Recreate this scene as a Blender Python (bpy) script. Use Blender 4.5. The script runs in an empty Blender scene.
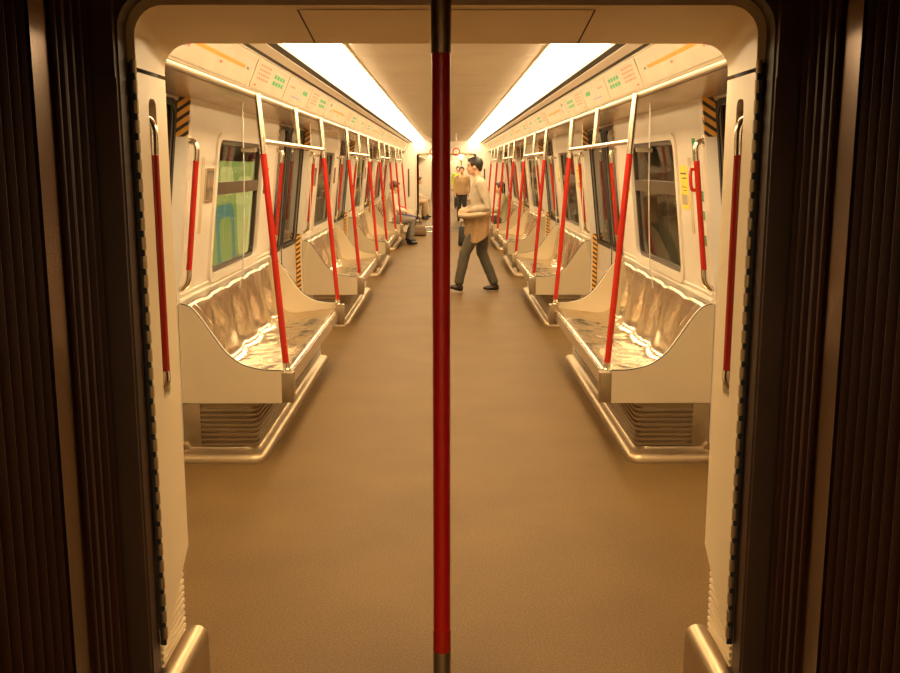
import bpy, bmesh, math, random
from mathutils import Vector, Matrix
random.seed(7)
PI = math.pi
S = bpy.context.scene
COL = S.collection

# ------------------------------------------------------------------ camera
cam_d = bpy.data.cameras.new('camera')
cam = bpy.data.objects.new('camera', cam_d); COL.objects.link(cam)
cam_d.sensor_width = 36.0
cam_d.lens = 960.0 * 36.0 / 900.0
cam_d.clip_start = 0.05
cam.location = (0.0, 0.0, 1.57)
cam.rotation_euler = (math.radians(90 - 10.04), 0, math.radians(-0.2))
S.camera = cam

# ------------------------------------------------------------------ world, exposure
W = bpy.data.worlds.new('world'); S.world = W; W.use_nodes = True
W.node_tree.nodes['Background'].inputs[0].default_value = (0.5, 0.35, 0.2, 1)
W.node_tree.nodes['Background'].inputs[1].default_value = 0.004
S.view_settings.view_transform = 'Standard'
S.view_settings.look = 'None'
S.view_settings.gamma = 1.0
S.view_settings.exposure = 0.0
LIGHT_COL = (1.0, 0.72, 0.39)
LIGHT_STR = 19.5

# ------------------------------------------------------------------ materials
MATS = {}
def mat(name, col, rough=0.5, metal=0.0, var=0.06, vscale=6.0, bump=0.0, bscale=40.0, emit=None, spec=None, stretch=None):
    if name in MATS: return MATS[name]
    m = bpy.data.materials.new(name); m.use_nodes = True
    nt = m.node_tree; N = nt.nodes; L = nt.links
    b = N['Principled BSDF']
    b.inputs['Roughness'].default_value = rough
    b.inputs['Metallic'].default_value = metal
    if spec is not None: b.inputs['Specular IOR Level'].default_value = spec
    tc = N.new('ShaderNodeTexCoord')
    mp = N.new('ShaderNodeMapping'); L.new(tc.outputs['Object'], mp.inputs[0])
    if stretch: mp.inputs['Scale'].default_value = stretch
    n = N.new('ShaderNodeTexNoise'); n.inputs['Scale'].default_value = vscale; n.inputs['Detail'].default_value = 4
    L.new(mp.outputs[0], n.inputs['Vector'])
    r = N.new('ShaderNodeMapRange'); r.inputs[1].default_value = 0.3; r.inputs[2].default_value = 0.7
    r.inputs[3].default_value = 1 - var; r.inputs[4].default_value = 1 + var
    L.new(n.outputs['Fac'], r.inputs[0])
    mx = N.new('ShaderNodeMix'); mx.data_type = 'RGBA'; mx.blend_type = 'MULTIPLY'; mx.inputs[0].default_value = 1
    mx.inputs[6].default_value = (*col, 1); L.new(r.outputs[0], mx.inputs[7])
    L.new(mx.outputs[2], b.inputs['Base Color'])
    if bump:
        n2 = N.new('ShaderNodeTexNoise'); n2.inputs['Scale'].default_value = bscale; L.new(mp.outputs[0], n2.inputs['Vector'])
        bp = N.new('ShaderNodeBump'); bp.inputs['Strength'].default_value = bump; bp.inputs['Distance'].default_value = 0.01
        L.new(n2.outputs['Fac'], bp.inputs['Height']); L.new(bp.outputs[0], b.inputs['Normal'])
    if emit:
        b.inputs['Emission Color'].default_value = (*emit[0], 1); b.inputs['Emission Strength'].default_value = emit[1]
    MATS[name] = m
    return m

white = mat('cream_panel', (0.70, 0.63, 0.53), 0.32, var=0.03, vscale=3)
panelw = mat('bench_panel_cream', (0.54, 0.44, 0.29), 0.35, var=0.03, vscale=4)
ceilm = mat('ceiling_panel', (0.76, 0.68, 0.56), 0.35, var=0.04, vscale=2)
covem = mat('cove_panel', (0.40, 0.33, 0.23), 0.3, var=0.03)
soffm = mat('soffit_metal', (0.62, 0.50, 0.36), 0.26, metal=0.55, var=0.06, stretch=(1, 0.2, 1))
jambm = mat('brushed_jamb', (0.88, 0.72, 0.47), 0.36, metal=0.05, var=0.05, vscale=5, stretch=(1, 1, 0.15))
steel = mat('stainless_steel', (0.72, 0.64, 0.52), 0.22, metal=1.0, var=0.06, vscale=10)
seatm = mat('polished_seat_steel', (0.66, 0.56, 0.42), 0.20, metal=1.0, var=0.10, vscale=9, bump=0.55, bscale=14)
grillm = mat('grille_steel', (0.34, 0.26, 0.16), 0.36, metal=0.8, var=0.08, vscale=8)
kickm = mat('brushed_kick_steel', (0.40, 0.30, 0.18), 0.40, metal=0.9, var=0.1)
redm = mat('red_rail', (0.44, 0.016, 0.005), 0.24, var=0.05)
blackm = mat('black_rubber', (0.012, 0.010, 0.008), 0.55, var=0.2)
bellm = mat('bellows_rubber', (0.046, 0.014, 0.005), 0.5, spec=.22, var=0.22, vscale=3, stretch=(1, 1, 0.3))
bandm = mat('bellows_band', (0.085, 0.040, 0.017), 0.25, metal=0.9, var=0.1, vscale=6, stretch=(6, 6, 0.3))
flangem = mat('brown_flange', (0.06, 0.027, 0.012), 0.5, var=0.15)
brownm = mat('window_gasket_metal', (0.075, 0.052, 0.03), 0.35, metal=0.2, var=0.1)
tunnelm = mat('tunnel_wall', (0.30, 0.27, 0.20), 0.7, var=0.35, vscale=1.2)
darkglassm = mat('door_glass_dark', (0.012, 0.010, 0.008), 0.08, var=0.1, spec=0.15)
leafm = mat('door_leaf', (0.60, 0.52, 0.42), 0.3, metal=0.2, var=0.04)
orangem = mat('map_orange', (0.62, 0.19, 0.015), 0.6, spec=.15)
greenm = mat('sticker_green', (0.04, 0.26, 0.10), 0.6, spec=.15)
yellowm = mat('poster_yellow', (0.85, 0.60, 0.05), 0.45)
inkm = mat('ink_dark', (0.05, 0.04, 0.04), 0.5)
redink = mat('ink_red', (0.48, 0.08, 0.03), 0.6, spec=.15)
blueink = mat('ink_blue', (0.12, 0.13, 0.35), 0.5)
paperm = mat('poster_paper', (0.38, 0.315, 0.23), 0.6, spec=.15)
greym = mat('ink_grey', (0.30, 0.26, 0.2), 0.5)

def floor_mat():
    m = mat('speckled_floor', (0.138, 0.078, 0.024), 0.60, var=0.10, vscale=2.0, bump=0.05, bscale=300, spec=0.15)
    nt = m.node_tree; N = nt.nodes; L = nt.links; b = N['Principled BSDF']
    tc = N.new('ShaderNodeTexCoord')
    v = N.new('ShaderNodeTexNoise'); v.inputs['Scale'].default_value = 130; v.inputs['Detail'].default_value = 3
    L.new(tc.outputs['Object'], v.inputs['Vector'])
    r = N.new('ShaderNodeMapRange'); r.inputs[1].default_value = 0.35; r.inputs[2].default_value = 0.65
    r.inputs[3].default_value = 0.78; r.inputs[4].default_value = 1.18
    L.new(v.outputs['Fac'], r.inputs[0])
    mx = N.new('ShaderNodeMix'); mx.data_type = 'RGBA'; mx.blend_type = 'MULTIPLY'; mx.inputs[0].default_value = 1
    src = b.inputs['Base Color'].links[0].from_socket
    L.new(src, mx.inputs[6]); L.new(r.outputs[0], mx.inputs[7]); L.new(mx.outputs[2], b.inputs['Base Color'])
    return m
floorm = floor_mat()

def stripe_mat():
    m = bpy.data.materials.new('hazard_stripes'); m.use_nodes = True
    nt = m.node_tree; N = nt.nodes; L = nt.links; b = N['Principled BSDF']; b.inputs['Roughness'].default_value = 0.45
    tc = N.new('ShaderNodeTexCoord'); sx = N.new('ShaderNodeSeparateXYZ'); L.new(tc.outputs['Object'], sx.inputs[0])
    ab = N.new('ShaderNodeMath'); ab.operation = 'ABSOLUTE'; L.new(sx.outputs[0], ab.inputs[0])
    a = N.new('ShaderNodeMath'); a.operation = 'MULTIPLY_ADD'; a.inputs[1].default_value = -0.7
    L.new(ab.outputs[0], a.inputs[0]); L.new(sx.outputs[2], a.inputs[2])
    d = N.new('ShaderNodeMath'); d.operation = 'DIVIDE'; d.inputs[1].default_value = 0.046; L.new(a.outputs[0], d.inputs[0])
    f = N.new('ShaderNodeMath'); f.operation = 'FRACT'; L.new(d.outputs[0], f.inputs[0])
    g = N.new('ShaderNodeMath'); g.operation = 'GREATER_THAN'; g.inputs[1].default_value = 0.42; L.new(f.outputs[0], g.inputs[0])
    mx = N.new('ShaderNodeMix'); mx.data_type = 'RGBA'; mx.inputs[6].default_value = (0.015, 0.012, 0.01, 1)
    mx.inputs[7].default_value = (0.80, 0.40, 0.05, 1); L.new(g.outputs[0], mx.inputs[0]); L.new(mx.outputs[2], b.inputs['Base Color'])
    return m
stripem = stripe_mat()

def glass_mat(name, refl, tint=(1, 1, 1), rough=0.02, base=0.03):
    m = bpy.data.materials.new(name); m.use_nodes = True
    nt = m.node_tree; N = nt.nodes; L = nt.links
    N.remove(N['Principled BSDF']); out = N['Material Output']
    t = N.new('ShaderNodeBsdfTransparent'); t.inputs[0].default_value = (*tint, 1)
    g = N.new('ShaderNodeBsdfGlossy'); g.inputs['Roughness'].default_value = rough
    lw = N.new('ShaderNodeLayerWeight'); lw.inputs[0].default_value = 0.5
    pw = N.new('ShaderNodeMath'); pw.operation = 'POWER'; pw.inputs[1].default_value = 5.0; L.new(lw.outputs['Facing'], pw.inputs[0])
    mr = N.new('ShaderNodeMapRange'); mr.inputs[3].default_value = base; mr.inputs[4].default_value = refl
    L.new(pw.outputs[0], mr.inputs[0])
    mx = N.new('ShaderNodeMixShader'); L.new(mr.outputs[0], mx.inputs[0])
    L.new(t.outputs[0], mx.inputs[1]); L.new(g.outputs[0], mx.inputs[2]); L.new(mx.outputs[0], out.inputs[0])
    return m
glassm = glass_mat('window_glass', 0.75, (0.80, 0.80, 0.72), base=0.05)
screenm = glass_mat('screen_glass', 0.5, (0.965, 0.96, 0.945), base=0.012)

edgem = mat('glass_edge', (.62, .58, .48), .15, var=.02)
def emit_mat(name, col, strength):
    m = bpy.data.materials.new(name); m.use_nodes = True
    N = m.node_tree.nodes; L = m.node_tree.links; N.remove(N['Principled BSDF'])
    e = N.new('ShaderNodeEmission'); e.inputs[0].default_value = (*col, 1); e.inputs[1].default_value = strength
    L.new(e.outputs[0], N['Material Output'].inputs[0])
    return m
diffm = emit_mat('light_diffuser', LIGHT_COL, LIGHT_STR)
lboxg = emit_mat('lightbox_green', (0.42, 0.52, 0.12), 0.85)
lboxt = emit_mat('lightbox_teal', (0.20, 0.45, 0.30), 0.7)
lboxy = emit_mat('lightbox_yellow', (0.75, 0.72, 0.22), 0.95)
lboxw = emit_mat('lightbox_white', (0.7, 0.62, 0.4), 0.6)

# ------------------------------------------------------------------ mesh helpers
def finish(name, bm, mats, parent=None, smooth=30, recalc=True):
    if recalc: bmesh.ops.recalc_face_normals(bm, faces=bm.faces[:])
    me = bpy.data.meshes.new(name); bm.to_mesh(me); bm.free()
    for m in (mats if isinstance(mats, (list, tuple)) else [mats]): me.materials.append(m)
    if smooth:
        for p in me.polygons: p.use_smooth = True
        me.set_sharp_from_angle(angle=math.radians(smooth))
    o = bpy.data.objects.new(name, me); COL.objects.link(o)
    if parent: o.parent = parent
    return o

def tag(o, label, cat, group=None):
    o['label'] = label; o['category'] = cat
    if group: o['group'] = group
    return o
def struct(o): o['kind'] = 'structure'; return o
def empty(name, loc=(0, 0, 0), rz=0):
    o = bpy.data.objects.new(name, None); COL.objects.link(o); o.location = loc; o.rotation_euler = (0, 0, rz)
    o.empty_display_size = 0.1
    return o

def box(bm, x0, x1, y0, y1, z0, z1, mi=0, bevel=0.0):
    vs = [bm.verts.new((x, y, z)) for x in (x0, x1) for y in (y0, y1) for z in (z0, z1)]
    idx = [(0, 1, 3, 2), (4, 6, 7, 5), (0, 4, 5, 1), (2, 3, 7, 6), (0, 2, 6, 4), (1, 5, 7, 3)]
    fs = [bm.faces.new([vs[i] for i in q]) for q in idx]
    for f in fs: f.material_index = mi
    if bevel:
        es = list({e for f in fs for e in f.edges})
        r = bmesh.ops.bevel(bm, geom=es, offset=bevel, segments=2, profile=0.6, affect='EDGES')
        for f in r['faces']: f.material_index = mi
    return vs

def ring_frame(t, ref):
    s = ref - t * ref.dot(t)
    if s.length < 1e-4:
        ref = Vector((0, 1, 0)) if abs(t.x) > 0.8 else Vector((1, 0, 0)); s = ref - t * ref.dot(t)
    s.normalize(); return s, t.cross(s)

def loft(bm, pts, radii, ref=(1, 0, 0), n=14, mi=0, cap=True):
    pts = [Vector(p) for p in pts]; ref = Vector(ref); rings = []
    for i, p in enumerate(pts):
        a = pts[max(i - 1, 0)]; b = pts[min(i + 1, len(pts) - 1)]
        t = (b - a).normalized(); s, u = ring_frame(t, ref)
        r = radii[i] if isinstance(radii, (list, tuple)) else radii
        ra, rb = r if isinstance(r, (list, tuple)) else (r, r)
        rings.append([bm.verts.new(p + s * math.cos(2 * PI * k / n) * ra + u * math.sin(2 * PI * k / n) * rb) for k in range(n)])
    for a, b in zip(rings, rings[1:]):
        for k in range(n):
            f = bm.faces.new((a[k], a[(k + 1) % n], b[(k + 1) % n], b[k])); f.material_index = mi
    if cap:
        for r in (rings[0], rings[-1]):
            f = bm.faces.new(r); f.material_index = mi
    return rings

def curve_pts(pts, n=6):
    """Catmull-Rom through pts"""
    P = [Vector(p) for p in pts]; out = []
    for i in range(len(P) - 1):
        p0 = P[max(i - 1, 0)]; p1 = P[i]; p2 = P[i + 1]; p3 = P[min(i + 2, len(P) - 1)]
        for k in range(n):
            t = k / n
            out.append(0.5 * ((2 * p1) + (-p0 + p2) * t + (2 * p0 - 5 * p1 + 4 * p2 - p3) * t * t + (-p0 + 3 * p1 - 3 * p2 + p3) * t ** 3))
    out.append(P[-1]); return out

def extrude_profile(bm, prof, y0, y1, mi=0, closed=True):
    """prof: list of (x,z)"""
    a = [bm.verts.new((x, y0, z)) for x, z in prof]; b = [bm.verts.new((x, y1, z)) for x, z in prof]
    n = len(prof)
    for i in range(n if closed else n - 1):
        j = (i + 1) % n
        f = bm.faces.new((a[i], a[j], b[j], b[i])); f.material_index = mi
    if closed:
        for r in (a, b):
            f = bm.faces.new(r); f.material_index = mi

def rrect(y0, y1, z0, z1, r, n=6, skew=0.0):
    """rounded rectangle loop in (y,z)"""
    out = []
    for cy, cz, a0 in ((y1 - r, z1 - r, 0), (y0 + r, z1 - r, 90), (y0 + r, z0 + r, 180), (y1 - r, z0 + r, 270)):
        for k in range(n + 1):
            a = math.radians(a0 + 90 * k / n); out.append((cy + r * math.cos(a), cz + r * math.sin(a)))
    return out

def plate(bm, outer, holes, fmap, thick, mi=0, side_mi=None):
    """flat plate from 2D loops (u,v) with holes mapped by fmap(u,v,w) (w = depth)"""
    tmp = bmesh.new(); loops = []
    es = []
    for lp in [outer] + holes:
        vs = [tmp.verts.new((u, v, 0)) for u, v in lp]; loops.append(len(vs))
        for i in range(len(vs)): es.append(tmp.edges.new((vs[i], vs[(i + 1) % len(vs)])))
    bmesh.ops.triangle_fill(tmp, use_beauty=True, use_dissolve=False, edges=es)
    tmp.verts.index_update()
    pts = [(v.co.x, v.co.y) for v in tmp.verts]
    tris = [[v.index for v in f.verts] for f in tmp.faces]
    tmp.free()
    A = [bm.verts.new(fmap(u, v, 0)) for u, v in pts]; B = [bm.verts.new(fmap(u, v, thick)) for u, v in pts]
    for t in tris:
        f = bm.faces.new([A[i] for i in t]); f.material_index = mi
        f = bm.faces.new([B[i] for i in reversed(t)]); f.material_index = mi
    k = 0
    for n in loops:
        for i in range(n):
            a, b = k + i, k + (i + 1) % n
            f = bm.faces.new((A[a], A[b], B[b], B[a])); f.material_index = side_mi if side_mi is not None else mi
        k += n

def copy_tree(o, parent=None):
    c = o.copy(); COL.objects.link(c)
    if parent: c.parent = parent
    for ch in list(o.children): copy_tree(ch, c)
    return c

# ------------------------------------------------------------------ train dimensions
Y0, Y1 = 2.57, 23.59           # inner ends of the car
CAR = 23.3                     # distance to the same place in the next car
BC = [6.38 + 4.46 * k for k in range(4)]      # bench centres
DC = [4.15 + 4.46 * k for k in range(5)]      # door centres
DH = 0.88                      # half door opening
ZS = 1.925                     # soffit
def wx(z): return 1.43 if z < 0.83 else 1.43 - (z - 0.83) * 0.112
CARS = [('', 0.0), ('next', CAR), ('beyond', 2 * CAR), ('rear', -CAR)]
ORD = ['nearest', 'second nearest', 'third nearest', 'farthest']
SIDE = {-1: 'left', 1: 'right'}

# ------------------------------------------------------------------ floor
bm = bmesh.new(); box(bm, -1.6, 1.6, -CAR, 3 * CAR, -0.06, 0.0)
struct(finish('floor', bm, floorm, smooth=0))
bm = bmesh.new()   # threshold plates at the far gangway
box(bm, -0.68, 0.68, Y1 + 0.02, Y1 + 0.10, 0.0, 0.006); box(bm, -0.68, 0.68, Y1 + 1.9, Y1 + 1.98, 0.0, 0.006)
struct(finish('trim_20', bm, steel, smooth=0))

# ------------------------------------------------------------------ ceiling
def make_ceiling():
    bm = bmesh.new()
    y = Y0 + 0.01
    while y < Y1 - 0.02:                      # flat centre panels with narrow joints
        y2 = min(y + 0.986, Y1 - 0.01)
        box(bm, -0.512, 0.512, y, y2, 2.180, 2.20, 0); y += 1.0
    box(bm, -1.0, 1.0, Y0, Y1, 2.24, 2.27, 1)
    for s in (-1, 1):
        extrude_profile(bm, [(s * 0.520, 2.172), (s * 0.512, 2.172), (s * 0.512, 2.2), (s * 0.520, 2.2)], Y0, Y1, 0)
        # black slot, metal strip, black slot
        extrude_profile(bm, [(s * 0.803, 2.143), (s * 0.852, 2.143), (s * 0.845, 2.24), (s * 0.803, 2.24)], Y0, Y1, 2)
        extrude_profile(bm, [(s * 0.852, 2.137), (s * 0.903, 2.122), (s * 0.91, 2.2), (s * 0.852, 2.2)], Y0, Y1, 3)
        extrude_profile(bm, [(s * 0.903, 2.126), (s * 0.935, 2.117), (s * 0.935, 2.2), (s * 0.902, 2.2)], Y0, Y1, 2)
    return struct(finish('ceiling', bm, [ceilm, blackm, blackm, ceilm], smooth=0))
def make_cove(s):
    bm = bmesh.new()
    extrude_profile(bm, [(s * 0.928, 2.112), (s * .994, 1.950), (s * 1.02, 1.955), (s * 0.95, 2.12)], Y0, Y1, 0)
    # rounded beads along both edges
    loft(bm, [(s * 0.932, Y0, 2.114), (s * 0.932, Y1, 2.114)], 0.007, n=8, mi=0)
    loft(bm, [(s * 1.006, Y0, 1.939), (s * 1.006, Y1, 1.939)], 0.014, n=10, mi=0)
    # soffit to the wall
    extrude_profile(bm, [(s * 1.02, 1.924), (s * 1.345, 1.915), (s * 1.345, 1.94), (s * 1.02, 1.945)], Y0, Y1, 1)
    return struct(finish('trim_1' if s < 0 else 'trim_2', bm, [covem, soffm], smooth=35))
shell = [make_ceiling(), make_cove(-1), make_cove(1)]

# ------------------------------------------------------------------ walls with window holes
WY0, WY1 = -0.67, 0.71        # window extents relative to bench centre
WZ0, WZ1 = 0.93, 1.73
def wall_map(s, off=0.0):
    def f(u, v, w): return (s * (wx(v) + off + w), u, v)
    return f
def make_wall(s):
    bm = bmesh.new()
    segs = [(c - 2.23 + DH, c + 2.23 - DH, c) for c in BC] + [(Y0, DC[0] - DH, None), (DC[-1] + DH, Y1, None)]
    for y0, y1, c in segs:
        holes = [rrect(c + WY0, c + WY1, WZ0, WZ1, 0.07)] if c else []
        plate(bm, [(y0, 0.83), (y1, 0.83), (y1, ZS), (y0, ZS)], holes, wall_map(s), 0.05)
        box(bm, s * 1.43, s * 1.48, y0, y1, 0.0, 0.832)
    # dark outer skin of the door headers
    for d in DC: box(bm, s * 1.36, s * 1.42, d - DH, d + DH, 1.90, 1.95)
    return struct(finish('wall_left' if s < 0 else 'wall_right', bm, white, smooth=20))
for s in (-1, 1): shell.append(make_wall(s))

def make_window(s, c, idx):
    bm = bmesh.new()    # raised cream surround
    y0, y1 = c + WY0, c + WY1
    plate(bm, rrect(y0 - 0.045, y1 + 0.045, WZ0 - 0.05, WZ1 + 0.035, 0.10), [rrect(y0 + .004, y1 - .004, WZ0 + .004, WZ1 - .004, 0.07)], wall_map(s, -0.014), 0.014)
    w = struct(finish('window_%d' % idx, bm, white, smooth=25))
    bm = bmesh.new()
    plate(bm, rrect(y0 + 0.001, y1 - 0.001, WZ0 + 0.001, WZ1 - 0.001, 0.07), [rrect(y0 + .028, y1 - .028, WZ0 + .028, WZ1 - .028, 0.05)], wall_map(s, 0.012), 0.03)
    finish('window_frame', bm, brownm, w, smooth=25)
    bm = bmesh.new()
    plate(bm, [(y0 + .028, 1.40), (y1 - .028, 1.40), (y1 - .028, 1.475), (y0 + .028, 1.475)], [], wall_map(s, 0.006), 0.036)
    finish('transom', bm, brownm, w, smooth=0)
    for n, z0, z1 in (('pane', WZ0 + .02, 1.40), ('pane', 1.475, WZ1 - .02)):
        bm = bmesh.new(); m = wall_map(s, 0.025)
        bm.faces.new([bm.verts.new(m(u, v, 0)) for u, v in ((y0 + .02, z0), (y1 - .02, z0), (y1 - .02, z1), (y0 + .02, z1))])
        finish(n, bm, glassm, w, smooth=0)
    return w
def make_door(s, d, idx):
    w = struct(empty('door_%d' % idx, (s * 1.5, d, 0)))
    loc = Vector((s * 1.5, d, 0))
    def f0(u, v, t): return Vector((s * (wx(v) + 0.055 + t), u, v)) - loc
    for k in (-1, 1):
        a, b = sorted((d + k * 0.004, d + k * (DH + 0.0)))
        bm = bmesh.new()
        plate(bm, [(a, .02), (b, .02), (b, .83), (b, 1.93), (a, 1.93), (a, .83)], [rrect(a + .06, b - .06, 0.84, 1.88, 0.07)], f0, 0.03)
        leaf = finish('door_leaf', bm, leafm, w, smooth=20)
        bm = bmesh.new()
        bm.faces.new([bm.verts.new(f0(u, v, .012)) for u, v in ((a + .045, .832), (b - .045, .832), (b - .045, 1.895), (a + .045, 1.895))])
        finish('door_glass', bm, darkglassm, leaf, smooth=0)
        bm = bmesh.new()
        plate(bm, rrect(a + .035, b - .035, 0.833, 1.905, 0.08), [rrect(a + .07, b - .07, .87, 1.87, 0.07)], lambda u, v, t: f0(u, v, t - .006), 0.008)
        finish('gasket', bm, blackm, leaf, smooth=0)
    bm = bmesh.new()
    plate(bm, [(d - .008, .02), (d + .008, .02), (d + .008, .83), (d + .008, 1.93), (d - .008, 1.93), (d - .008, .83)], [], lambda u, v, t: f0(u, v, t - .006), 0.02)
    finish('door_seal', bm, blackm, w, smooth=0)
    # reveals: hazard stripes at the top and bottom, cream between, black rubber corner
    for k in (-1, 1):
        bm = bmesh.new(); yy = d + k * DH
        zs = [(0.02, 0.92, 0), (0.92, 1.72, 1), (1.72, 1.925, 0)]
        for z0, z1, mi in zs:
            zz = [z0] + ([0.83] if z0 < 0.83 < z1 else []) + [z1]
            for za, zb in zip(zz, zz[1:]):
                P = []
                for z in (za, zb):
                    xa, xb = wx(z) + (.015 if z0 < .8 else -.004), wx(z) + 0.054
                    for x in (xa, xb):
                        for y in (yy - k * 0.004 - k * .018 * (x == xb), yy + k * 0.012): P.append(bm.verts.new((s * x - loc.x, y - loc.y, z)))
                for q in ((0, 1, 3, 2), (4, 6, 7, 5), (0, 4, 5, 1), (2, 3, 7, 6), (0, 2, 6, 4), (1, 5, 7, 3)):
                    f = bm.faces.new([P[i] for i in q]); f.material_index = mi
        for z0, z1 in ((.02, .83), (.83, 1.925)):
            P = [bm.verts.new((s * x - loc.x, y - loc.y, z)) for z in (z0, z1) for x in (wx(z) + .0545, wx(z) + .075) for y in (yy - k * .05, yy)]
            for q in ((0, 1, 3, 2), (4, 6, 7, 5), (0, 4, 5, 1), (2, 3, 7, 6), (0, 2, 6, 4), (1, 5, 7, 3)):
                f = bm.faces.new([P[i] for i in q]); f.material_index = 2
        ob = finish('door_reveal', bm, [stripem, white, blackm], w, smooth=0)
    return w
i = 1
for s in (-1, 1):
    for c in BC: shell.append(make_window(s, c, i)); i += 1
i = 1
for s in (-1, 1):
    for d in DC: shell.append(make_door(s, d, i)); i += 1

# wall ledges above the bench backs
for s in (-1, 1):
    bm = bmesh.new()
    for c in BC:
        loft(bm, [(s * 1.425, c - 1.3, 0.862), (s * 1.425, c + 1.3, 0.862)], 0.010, n=8)
        loft(bm, [(s * 1.422, c - 1.3, 0.895), (s * 1.422, c + 1.3, 0.895)], 0.006, n=8)
    shell.append(struct(finish('baseboard_left' if s < 0 else 'baseboard_right', bm, white, smooth=40)))

# ------------------------------------------------------------------ end walls, gangway portals
def arch(hw, top, r, n=7):
    pts = []
    for k in range(n + 1):
        a = PI - (PI / 2) * k / n; pts.append((-hw + r + r * math.cos(a), top - r + r * math.sin(a)))
    for k in range(n + 1):
        a = PI / 2 - (PI / 2) * k / n; pts.append((hw - r + r * math.cos(a), top - r + r * math.sin(a)))
    return pts
PW, PT = 0.73, 1.90
def make_portal(ya, yb, n0):
    """ya: gangway side, yb: car side"""
    lo, hi = min(ya, yb), max(ya, yb)
    # end wall: everything between the opening and the car body
    bm = bmesh.new()
    hole = [(-0.755, 0.0)] + arch(0.755, 1.908, .085) + [(0.755, 0.0)]
    outer = [(-1.5, 0), (-1.5, .83), (-1.33, 1.93), (-1.0, 2.24), (1.0, 2.24), (1.33, 1.93), (1.5, .83), (1.5, 0)]
    lp = outer + hole[::-1]
    t = 0.05 * (1 if ya > yb else -1)
    plate(bm, lp, [], lambda u, v, w: (u, yb + w * (1 if ya > yb else -1), v), 0.05)
    o1 = struct(finish('wall_back' if n0 == 3 else 'wall_front', bm, white, smooth=0))
    # upper lining (header with rounded corners)
    bm = bmesh.new()
    A = [(-PW, 1.80)] + arch(PW, PT, .07) + [(PW, 1.80)]
    HZ = lambda y: .040 + (-.018 - .040) * (y - ya) / (yb - ya)
    steps = [(ya, 0.0), (ya + (yb - ya) * .06, -.0), (yb, 0.0)]
    P = []
    for yy, off in steps:
        P.append([bm.verts.new((x, yy, z + HZ(yy) * (z > 1.8001))) for x, z in A])
    Q = [[bm.verts.new((x * 1.03, yy, z + HZ(yy) * (z > 1.8001) + .022)) for x, z in A] for yy, off in steps]
    for G, fl in ((P, 1), (Q, 0)):
        for a, b in zip(G, G[1:]):
            for i in range(len(A) - 1): bm.faces.new((a[i], a[i + 1], b[i + 1], b[i]))
    for i in range(len(A) - 1):
        bm.faces.new((P[0][i], P[0][i + 1], Q[0][i + 1], Q[0][i])); bm.faces.new((P[-1][i], P[-1][i + 1], Q[-1][i + 1], Q[-1][i]))
    # hatch seam in the header, thin dark lines
    for (xa, ya_, xb, yb_) in ((-.350, .10, -.338, .97), (.350, .10, .338, .97), (-.350, .10, .350, .10)):
        ha, hb = ya + (yb - ya) * ya_, ya + (yb - ya) * yb_
        p = Vector((xa, ha, PT + HZ(ha) - .0012)); q = Vector((xb, hb, PT + HZ(hb) - .0012))
        dr = (q - p).normalized(); nrm = Vector((-dr.y, dr.x, 0)) * 0.0022
        f = bm.faces.new([bm.verts.new(v) for v in (p - nrm, p + nrm, q + nrm, q - nrm)]); f.material_index = 1
    o2 = struct(finish('trim_%d' % n0, bm, [jambm, blackm], smooth=35))
    res = [o1, o2]
    # side panels with a slot and a rail
    for s in (-1, 1):
        bm = bmesh.new()
        sl = []
        cy = ya + (yb - ya) * .48
        sl = rrect(cy - .030, cy + .030, 0.975, 1.735, 0.020)
        out = [(ya, .35), (yb, .52), (yb, 1.790), (ya, 1.790)]
        plate(bm, out, [sl], lambda u, v, w: (s * (PW + w), u, v), 0.018)
        p = struct(finish('trim_%d' % (n0 + (1 if s < 0 else 2)), bm, jambm, smooth=25))
        bm = bmesh.new()   # recess tray and lining behind
        box(bm, s * (PW + .07), s * (PW + .08), lo + .03, hi - .005, .55, 1.80)
        box(bm, s * (PW + .0185), s * (PW + .0215), lo + .001, hi - .001, 1.775, 1.812, 1)
        box(bm, s * (PW + .018), s * (PW + .07), cy - .035, cy - .027, .95, 1.74)
        box(bm, s * (PW + .018), s * (PW + .07), cy + .027, cy + .035, .95, 1.74)
        box(bm, s * (PW + .018), s * (PW + .07), cy - .035, cy + .035, .94, .95)
        box(bm, s * (PW + .018), s * (PW + .07), cy - .035, cy + .035, 1.74, 1.75)
        finish('recess_tray', bm, [brownm, blackm], p, smooth=0)
        bm = bmesh.new()   # long hinge with knuckles
        z = 0.36; yh = ya + (yb - ya) * -.03
        box(bm, s * (PW + .002), s * (PW + .016), min(yh, ya), max(yh, ya), .34, 1.81, 1)
        while z < 1.79:
            loft(bm, [(s * (PW + .004), yh, z), (s * (PW + .004), yh, z + .030)], .0075, n=8); z += 0.046
        finish('hinge', bm, [kickm, blackm], p, smooth=40)
        # ribbed lower grille
        bm = bmesh.new()
        prof = []
        nr = 26
        for k in range(nr):
            z0 = .06 + .5 * k / nr; prof += [(s * (PW + .018), z0), (s * (PW + .018), z0 + .010), (s * (PW + .026), z0 + .011), (s * (PW + .026), z0 + .019)]
        prof += [(s * (PW + .05), .56), (s * (PW + .05), .06)]
        extrude_profile(bm, prof, lo + .02, hi, 0)
        finish('grille', bm, jambm, p, smooth=0)
        # stainless kerb with rounded top
        bm = bmesh.new()
        arcp = [(s * (PW + .03 - .0), 0.0), (s * (PW + .03), .24)] + [(s * (PW - .01 + .035 * math.cos(math.radians(a))), .245 + .032 * math.sin(math.radians(a))) for a in range(0, 181, 20)] + [(s * (PW - .045), 0)]
        extrude_profile(bm, arcp, lo - .06, hi + .01, 0)
        bmesh.ops.recalc_face_normals(bm, faces=bm.faces[:])
        es = [e for e in bm.edges if all(abs(v.co.y - (hi + .01)) < 1e-4 for v in e.verts)]
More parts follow.
